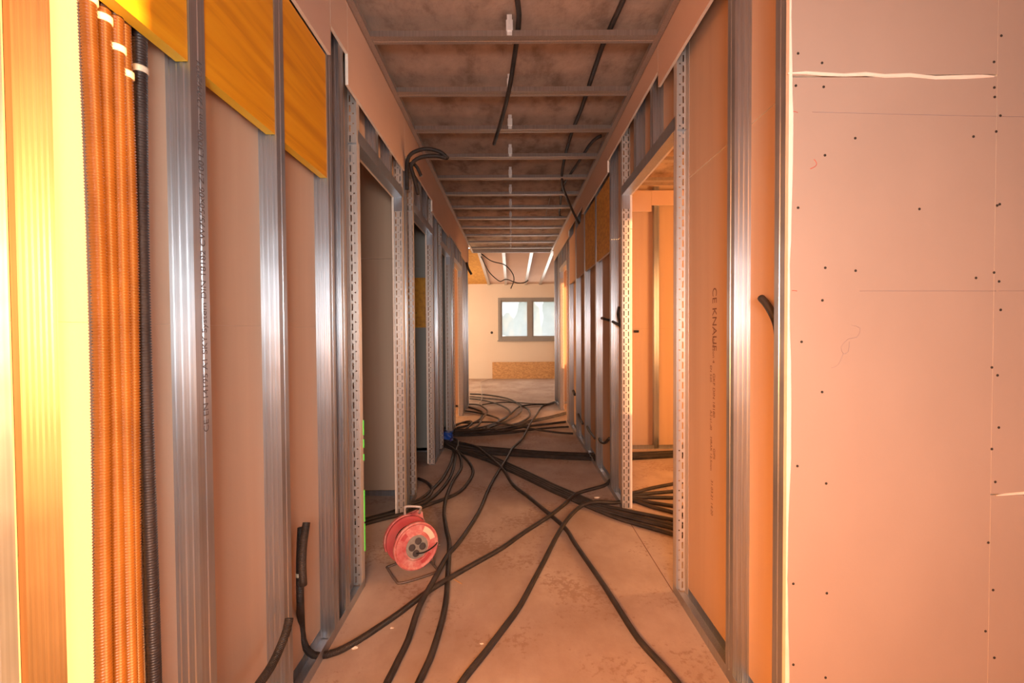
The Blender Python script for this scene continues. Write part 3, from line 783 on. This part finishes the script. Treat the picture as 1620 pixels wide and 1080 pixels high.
conduit([on_z(1110, 1140, 0.0125)] + fpts([(1072, 1080), (1041, 1045), (1010.5, 1011), (986, 974), (955, 925), (927, 884.7), (907.4, 856), (894, 835), (866.7, 811), (837, 786.7), (812, 767), (797.5, 744.7), (783, 730), (764.4, 714), (754, 706.7), (736, 701.5), (717, 698)],
        zs=[0.0125] * 7 + [0.0125, 0.0125, 0.0125, 0.0125, 0.045, 0.055, 0.055, 0.055, 0.04, 0.04]), 'black conduit curving from the bottom right up to the left doorway')
conduit(fpts([(560, 833), (600, 822), (625, 816), (654, 808), (681.5, 796.5), (706, 788), (728, 777), (743, 759.5), (748, 744.7), (740.7, 730), (724, 714), (706.7, 703.7)]), 'black conduit looping from behind the cable reel round to the third left doorway')
conduit(fpts([(560, 828), (600, 817), (640, 806), (669, 796), (689, 783), (706, 764.4), (716, 744.7), (720, 724.4), (720.7, 714), (724.4, 702), (723, 696), (718.5, 694)], zs=[0.0125] * 9 + [0.04, 0.06, 0.06]), 'black conduit entering the nearest left doorway with a hooked upper end', )
conduit(fpts([(575, 822), (620, 810), (649, 797), (665, 789), (680, 778), (700, 757), (712, 735), (716, 722), (717, 712), (705, 703)]), 'black conduit lying inside the hooked one at the nearest left doorway')
conduit(fpts([(662, 757), (674, 762), (683, 772), (680, 782), (671.6, 790), (652, 796.5), (630, 802)]), 'short black conduit loop between the first two left doorways')

# bundle running down to the right doorway
base = [(702, 701), (729, 710), (769, 723), (796, 734.6), (838, 754), (877.5, 773), (914.6, 789), (946.7, 802.5), (988.6, 815), (1063, 833), (1120, 848)]
for k, (s, de) in enumerate(((-6, -9), (-2, -2), (2, 0), (6, 9))):
    pts = []
    for i, (x, y) in enumerate(base):
        q = min(1, max(0.25, y / 800 - 0.2)); ex = max(0, (i - 7)) / 3.0 * de
        pts.append((x - s * 0.3 * q, y + s * q + ex))
    conduit(fpts(pts, z=0.0125), ['uppermost', 'second', 'third', 'lowest'][k] + ' black conduit of the diagonal bundle running to the right doorway', 'diagonal floor bundle')
base = [(702, 698), (729, 707), (769, 712), (803.5, 715), (853, 718.5), (897, 720.5), (940.5, 722), (1003, 721), (1065, 718), (1110, 716)]
for k in range(5):
    s = (k - 2) * 2.1
    conduit(fpts([(x, y + s * (0.4 if i == 0 else 1) + 0.4 * math.sin(i * 1.7 + k)) for i, (x, y) in enumerate(base)], z=0.0125 + (0.012 if k % 2 else 0)), ['rearmost', 'second', 'middle', 'fourth', 'frontmost'][k] + ' black conduit of the flat bundle crossing the corridor through the right studs', 'flat bundle crossing the floor')
# fan of conduits in the right-hand room
for k, (y0, y1) in enumerate(((779, 765), (783, 777), (786, 787), (789, 800), (792, 810))):
    conduit(fpts([(990, y0 + 1), (1003.5, y0), (1030, (y0 + y1) / 2), (1065, y1), (1105, y1 + (y1 - y0) * 0.6)]), ['top', 'second', 'middle', 'fourth', 'lowest'][k] + ' conduit of the fan lying in the right-hand room', 'conduits fanning out in the right room')

# far tangle
far = [
 ([(255,560),(500,540),(760,520),(1000,500),(1200,480),(1450,450)], 'black far-floor conduit with its end third highest at the right wall', CONDUIT, 0.0125),
 ([(255,590),(500,580),(800,560),(1050,540),(1250,520),(1480,505)], 'black far-floor conduit ending just above the lowest one at right', CONDUIT, 0.0125),
 ([(240,600),(450,596),(700,582),(900,565),(1030,548)], 'nearest black conduit of the far floor tangle', CONDUIT, 0.0125),
 ([(240,575),(480,566),(700,552),(900,528),(1100,492),(1300,470)], 'black conduit in the thick middle of the far floor tangle', CONDUIT, 0.0125),
 ([(240,545),(420,548),(640,530),(860,505),(1080,485)], 'black conduit at the rear of the thick far floor tangle', CONDUIT, 0.0125),
 ([(270,530),(400,535),(600,500),(750,440),(860,370),(960,290),(1100,270),(1250,265),(1330,240)], 'black conduit curving through the far tangle to the end of the right wall', CONDUIT, 0.0125),
 ([(260,490),(340,465),(440,465),(560,455),(700,458),(860,485),(1000,510),(1200,545),(1400,570),(1530,578)], 'black conduit arching over the far tangle to the foot of the right studs', CONDUIT, 0.0125),
 ([(260,500),(350,460),(430,445),(450,470),(420,500),(390,530)], 'small black conduit loop above the blue wrap', CONDUIT, 0.0125),
 ([(430,155),(560,160),(720,180),(850,210),(950,260),(1040,310),(1070,360),(1050,410),(960,460),(820,510),(650,540)], 'widest conduit loop on the far floor', CONDUIT, 0.0125),
 ([(430,180),(600,200),(760,215),(880,240),(950,270),(980,320),(950,370),(850,430),(700,490),(560,530)], 'grey dusty conduit loop inside the widest far loop', CONDUITG, 0.0125),
 ([(430,205),(560,220),(700,255),(790,290),(845,330),(850,370),(800,420),(700,470),(600,520)], 'black conduit loop in the middle of the far floor', CONDUIT, 0.0125),
 ([(420,265),(520,270),(590,310),(615,345),(580,390),(550,430),(540,460),(500,500),(440,530)], 'grey dusty conduit loop near the end of the left wall', CONDUITG, 0.0125),
 ([(415,295),(500,320),(560,350),(550,400),(510,440),(400,490),(290,520)], 'tight black conduit loop near the end of the left wall', CONDUIT, 0.0125),
 ([(335,330),(480,350),(620,380),(700,405),(740,430),(690,490),(600,530)], 'black conduit coming out of the last left doorway', CONDUIT, 0.0125),
 ([(560,270),(700,250),(900,245),(1100,260),(1300,260),(1335,245)], 'thin black conduit lying straight across the corridor end', CONDUIT, 0.009),
 ([(640,0),(580,15),(545,40),(552,100),(555,160),(555,210),(530,255)], 'thin pale cable on the far room floor', PALECABLE, 0.007),
 ([(650,530),(900,478),(1100,432),(1300,392),(1450,352)], 'grey dusty conduit reaching the last right doorway, upper of two', CONDUITG, 0.0125),
 ([(700,535),(920,490),(1120,446),(1310,404),(1450,366)], 'grey dusty conduit reaching the last right doorway, lower of two', CONDUITG, 0.0125),
]
for i, (pix, lab, mt, rr) in enumerate(far):
    n = len(pix)
    conduit(fpts(pix, zs=[0.0125 + 0.012 * (i % 4) * (0.4 + 0.6 * math.sin(math.pi * k / (n - 1))) for k in range(n)], **B6), lab, 'conduits on the far floor' if mt is not PALECABLE else None, m=mt, r=rr, step=0.05)

# conduit ends on the right wall
conduit(wallx([(1204, 471), (1212, 480), (1219, 491), (1225, 503), (1229, 515), (1231, 530)], XR + 0.03), 'cut black conduit end bending out beside the right corner stud', step=0.01, r=0.011)
conduit([Vector((XR - 0.10, 3.20, on_x(956, 505, XR - 0.02).z)), *wallx([(962, 506), (970, 509), (981, 515)], XR + 0.012), on_x(984, 520, XR + 0.03)], 'black conduit stub sticking out beside the right door jamb', step=0.02, r=0.010)
conduit(wallx([(979.5, 485.6), (978, 493), (978, 500), (981, 512)], XR + 0.02), 'short black conduit loop behind the right door jamb stub', step=0.02, r=0.009)
conduit(wallx([(948, 694), (951, 699), (957, 700), (964, 693)], XR - 0.005), 'curved black conduit stub low on the right studs', step=0.02, r=0.011)
conduit(wallx([(929, 674), (933, 682), (941, 693)], XR + 0.005), 'slanting black conduit stub low on the right studs', step=0.02, r=0.011)
conduit(wallx([(915, 655), (917, 661), (922, 670)], XR + 0.005), 'farther short conduit stub low on the right studs', step=0.02, r=0.013)
conduit(wallx([(907, 618), (908, 621), (909.5, 624)], XR + 0.002), 'tiny dark conduit stub on the farthest right studs', step=0.02, r=0.016)
p = on_y(1007, 524, 4.66)
tag(MB().box(p.x - 0.025, p.x + 0.02, 4.64, 4.67, p.z - 0.012, p.z + 0.012).obj('wall_plug_stub', BLACK, bevel=0.004), 'tiny brown stub on the orange wall in the right room', 'stub')

# conduit tails at the top of the left wall
YH = 3.05
conduit([on_y(x, y, YH - 0.03 * i) for i, (x, y) in enumerate([(644, 300), (644, 280), (644, 258), (651, 243), (673, 235.5), (695.5, 240), (708, 250)])], 'upper black conduit tail curling out at the top of the left wall', 'conduit tails at the left header', r=0.0125, step=0.02)
conduit([on_y(x, y, YH - 0.03 * i) for i, (x, y) in enumerate([(661, 306), (659.5, 299), (654, 277), (651, 260), (665, 249), (690, 246.6), (706, 250)])], 'lower black conduit tail curling out at the top of the left wall', 'conduit tails at the left header', r=0.0125, step=0.02)
conduit([on_y(x, y, YH) for (x, y) in [(645, 262), (652, 258), (660, 265), (666, 278)]], 'shortest black conduit tail at the top of the left wall', 'conduit tails at the left header', r=0.011, step=0.02)
conduit([on_y(x, y, 6.9) for (x, y) in [(738, 415), (741, 425), (746, 434)]], 'black conduit tail hanging at the far end of the left header', r=0.018, step=0.02)

# conduits above the ceiling grid
def cpts(pix, zs): return [on_z(x, y, z) for (x, y), z in zip(pix, zs)]
conduit(cpts([(815, -60), (818.6, 0), (821, 23), (818.6, 54), (812.7, 97), (805, 144), (793, 190.5), (781.6, 227.5)], [2.66, 2.66, 2.66, 2.665, 2.65, 2.585, 2.57, 2.55]), 'black conduit hanging through the middle of the ceiling battens', 'ceiling conduits')
conduit(cpts([(1005, -50), (985.7, 0), (968, 39), (952.7, 74), (933, 132), (921.6, 167), (902, 217.7), (890.5, 264), (889.7, 291.6), (898, 315), (910, 342), (921.6, 361)], [2.665] * 6 + [2.655, 2.645, 2.585, 2.56, 2.45, 2.33]), 'long black conduit above the right side of the ceiling grid', 'ceiling conduits')
conduit(cpts([(951, 215), (943, 219), (933, 229), (917.7, 252.7), (902, 276), (890.5, 295.5), (886.6, 322.7), (886, 342), (898, 343)], [2.665, 2.66, 2.655, 2.65, 2.645, 2.64, 2.645, 2.65, 2.655]), 'black conduit crossing the long one above the right ceiling battens', 'ceiling conduits')
conduit(cpts([(872, 305), (862, 345), (852, 378), (846, 400)], [2.67, 2.67, 2.67, 2.67]), 'thin brown cable above the far ceiling battens', r=0.006, m=PALECABLE)
def ypts(pix, y): return [on_y(700 + a / 3.375, 380 + b / 3.375, y) for a, b in pix]
conduit(ypts([(150, 62), (195, 65), (260, 110), (330, 130), (370, 170), (382, 210), (365, 258)], 8.35), 'thin black cable looping down on the right below the far ceiling', 'far ceiling cables', r=0.009)
conduit(ypts([(195, 72), (205, 85), (225, 125), (250, 170), (285, 205), (310, 220), (330, 210), (350, 210), (400, 228), (440, 225), (458, 213)], 8.5), 'thin black cable sagging on the left below the far ceiling', 'far ceiling cables', r=0.009)

# blue wrap where the bundles leave the doorway
pb = on_z(708, 692, 0.03)
wp = empty('plastic_wrap', 'crumpled blue plastic wrap round the conduits at the left doorway', 'wrap', (pb.x, pb.y, 0.0))
bm = bmesh.new(); bmesh.ops.create_cube(bm, size=1); bmesh.ops.subdivide_edges(bm, edges=bm.edges[:], cuts=5, use_grid_fill=True)
for vv in bm.verts:
    c = vv.co.copy(); c *= 0.5 / max(0.001, max(abs(c.x), abs(c.y) , abs(c.z))) * (1 - 0.12 * (c.length - 0.5))
    n = 1 + 0.10 * math.sin(9 * c.x + 5 * c.z) + 0.06 * random.random()
    vv.co = Vector((c.x * 0.115 * n, c.y * 0.10 * n, c.z * 0.085 * n + 0.055))
me = bpy.data.meshes.new('wrap_body'); bm.to_mesh(me); bm.free(); me.materials.append(BLUE); link('wrap_body', me, wp)
link('wrap_tail', tube_mesh('wrap_tail', [(0.045, -0.03, 0.03), (0.048, -0.06, 0.025), (0.045, -0.10, 0.02)], 0.011, VIOLET), wp)

# ------------------------------------------------------------------ cable reel
pc = on_z(652, 902, 0.0)
ax = Vector((0.55, -0.83, 0.06)).normalized()
zz = (Vector((0, 0, 1)) - ax * ax.z).normalized(); xx = zz.cross(ax).normalized()
RM = Matrix((xx, zz, ax)).transposed().to_4x4()            # local x right, y up, z along the axle to the viewer
rc = Vector((pc.x, pc.y, 0.0)) 
reel = empty('cable_reel', 'dusty red cable reel on a wire stand beside the left doorway', 'cable reel', (rc.x, rc.y, 0.0))
HC = Vector((0, 0, 0.143))
def loc(x, y, z): return HC + xx * x + zz * y + ax * z
AM = Matrix.Translation(HC) @ RM
R_ = 0.115
link('front_flange', lathe([(0.045, 0.048), (R_ - 0.012, 0.046), (R_, 0.050), (R_, 0.062), (R_ - 0.006, 0.066), (R_ - 0.014, 0.060), (0.070, 0.062), (0.060, 0.070), (0.052, 0.070)], 48, PINK, 'front_flange', AM), reel)
link('rear_flange', lathe([(0.02, -0.062), (R_, -0.062), (R_, -0.048), (R_ - 0.012, -0.046), (0.02, -0.046)], 48, RED, 'rear_flange', AM), reel)
link('wound_cord', lathe([(0.05, -0.046)] + [(0.072 + 0.004 * (k % 2), -0.044 + 0.0075 * k) for k in range(13)] + [(0.05, 0.047)], 32, BLACK, 'wound_cord', AM), reel)
# carrying plate with lug and handle at the rear top
def plate(name, pts, z0, z1, m, parent=None):
    n = len(pts); v = [tuple(loc(a, b, z0)) for a, b in pts] + [tuple(loc(a, b, z1)) for a, b in pts]
    f = [tuple(range(n))[::-1], tuple(range(n, 2 * n))] + [(i, (i + 1) % n, n + (i + 1) % n, n + i) for i in range(n)]
    return link(name, fix_normals(mesh(name, v, f, m)), parent or reel)
arc = [(0.121 * math.cos(math.radians(a)), 0.121 * math.sin(math.radians(a))) for a in range(200, 28, -12)]
plate('carrying_plate', arc + [(0.092, 0.070), (0.088, 0.118), (0.062, 0.130), (0.045, 0.150), (0.0, 0.150), (-0.02, 0.126)][:3] + [(0.05, 0.02), (-0.05, 0.0)], -0.080, -0.064, PINK)
hd = [loc(-0.005, 0.112, -0.072), loc(-0.005, 0.150, -0.072), loc(0.004, 0.162, -0.066), loc(0.055, 0.158, -0.030), loc(0.064, 0.150, -0.028), loc(0.064, 0.118, -0.05)]
link('handle', tube_mesh('handle', hd, 0.0065, STEELD, step=0.01), reel)['label'] = 'grey metal handle'
link('plate_hole', lathe([(0.010, -0.0645), (0.010, -0.0625), (0.004, -0.0622)], 14, GREYPL, 'plate_hole', Matrix.Translation(HC - xx * 0.045 + zz * 0.085) @ RM), reel)
sp = link('socket_plate', lathe([(0.060, 0.066), (0.0555, 0.0715), (0.050, 0.0725), (0.02, 0.0725)], 36, GREYPL, 'socket_plate', AM), reel); sp['label'] = 'grey plate with four sockets'
for (a, b) in ((0.006, 0.028), (-0.027, 0.004), (0.027, -0.002), (-0.008, -0.028)):
    c = Matrix.Translation(HC + xx * a + zz * b) @ RM
    s = link('socket', lathe([(0.017, 0.0722), (0.017, 0.0760), (0.0145, 0.0765), (0.0135, 0.0735), (0.003, 0.0735)], 20, DKPL, 'socket', c), sp)
# worn label, ribs and winding knob on the flange
def arcplate(name, a0, a1, r0, r1, z0, z1, m):
    n = 8; A_ = [math.radians(a0 + (a1 - a0) * k / n) for k in range(n + 1)]
    pts = [(r1 * math.cos(a), r1 * math.sin(a)) for a in A_] + [(r0 * math.cos(a), r0 * math.sin(a)) for a in reversed(A_)]
    return plate(name, pts, z0, z1, m)
arcplate('worn_label', 12, 62, 0.074, 0.100, 0.0600, 0.0632, LABELW)
arcplate('grip_slot', 285, 325, 0.076, 0.094, 0.0600, 0.0630, RED)
arcplate('grip_slot', 125, 148, 0.072, 0.092, 0.0600, 0.0630, RED)
link('lead', tube_mesh('lead', [loc(-0.008, -0.028, 0.078), loc(0.03, -0.03, 0.084), (loc(0.07, -0.022, 0.080)), loc(0.10, -0.012, 0.072), loc(0.118, -0.006, 0.05)], 0.0035, BLACK, step=0.01), reel)
# wire stand
def G(x, z, h): q = HC + xx * x + ax * z; return Vector((q.x, q.y, h))
st = [G(-0.10, -0.09, 0.007), G(-0.105, 0.05, 0.007), G(-0.085, 0.095, 0.007), G(0.085, 0.095, 0.007), G(0.105, 0.05, 0.007), G(0.105, -0.09, 0.007)]
link('stand_base', tube_mesh('stand_base', st, 0.006, STEELK, step=0.015), reel)
link('stand_base', tube_mesh('stand_base', [G(-0.10, -0.09, 0.007), G(-0.03, -0.10, 0.007), G(0.03, -0.10, 0.007), G(0.105, -0.09, 0.007)], 0.006, STEELK, step=0.015), reel)
link('stand_upright', tube_mesh('stand_upright', [G(-0.05, -0.098, 0.007), G(-0.02, -0.088, 0.08), loc(-0.004, 0.06, -0.082), loc(-0.004, 0.13, -0.076)], 0.006, STEELK, step=0.02), reel)
link('stand_upright', tube_mesh('stand_upright', [G(0.105, 0.03, 0.009), loc(0.112, -0.075, 0.02), loc(0.120, -0.04, 0.02), loc(0.118, -0.02, 0.075)], 0.005, STEELK, step=0.02), reel)
link('axle', lathe([(0.012, -0.084), (0.012, -0.06)], 12, STEELD, 'axle', AM), reel)

# ------------------------------------------------------------------ small debris on the floor
for i, ((x, y), lab) in enumerate((((559, 1024), 'pale plaster crumb on the floor near the left studs'), ((620, 993), 'small plaster crumb left of the two parallel conduits'),
                                   ((762, 1018), 'plaster crumb between the conduits at the bottom centre'), ((1055, 832), 'plaster crumb on the floor of the right doorway'),
                                   ((945, 787), 'flat white plaster spill beside the right studs'))):
    q = on_z(x, y, 0.0); bm = bmesh.new(); bmesh.ops.create_icosphere(bm, subdivisions=2, radius=1)
    k = 0.016 if i == 0 else 0.008 if i < 4 else 0.022
    for vv in bm.verts:
        n = 0.75 + 0.5 * random.random(); vv.co = Vector((vv.co.x * k * n, vv.co.y * k * 0.6 * n, max(0, vv.co.z) * k * 0.35 * n))
    me = bpy.data.meshes.new('plaster_crumb'); bm.to_mesh(me); bm.free(); me.materials.append(CORE)
    tag(link('plaster_crumb', me, loc=(q.x, q.y, 0.0)), lab, 'crumb', 'plaster crumbs on the floor')
q = on_z(722, 918, 0.004)
tag(link('wood_splinter', tube_mesh('wood_splinter', [q + Vector((-0.03, 0.03, 0)), q, q + Vector((0.03, -0.03, 0))], 0.0022, OSB, seg=6)), 'thin wooden splinter lying beside the crossing conduits', 'splinter')
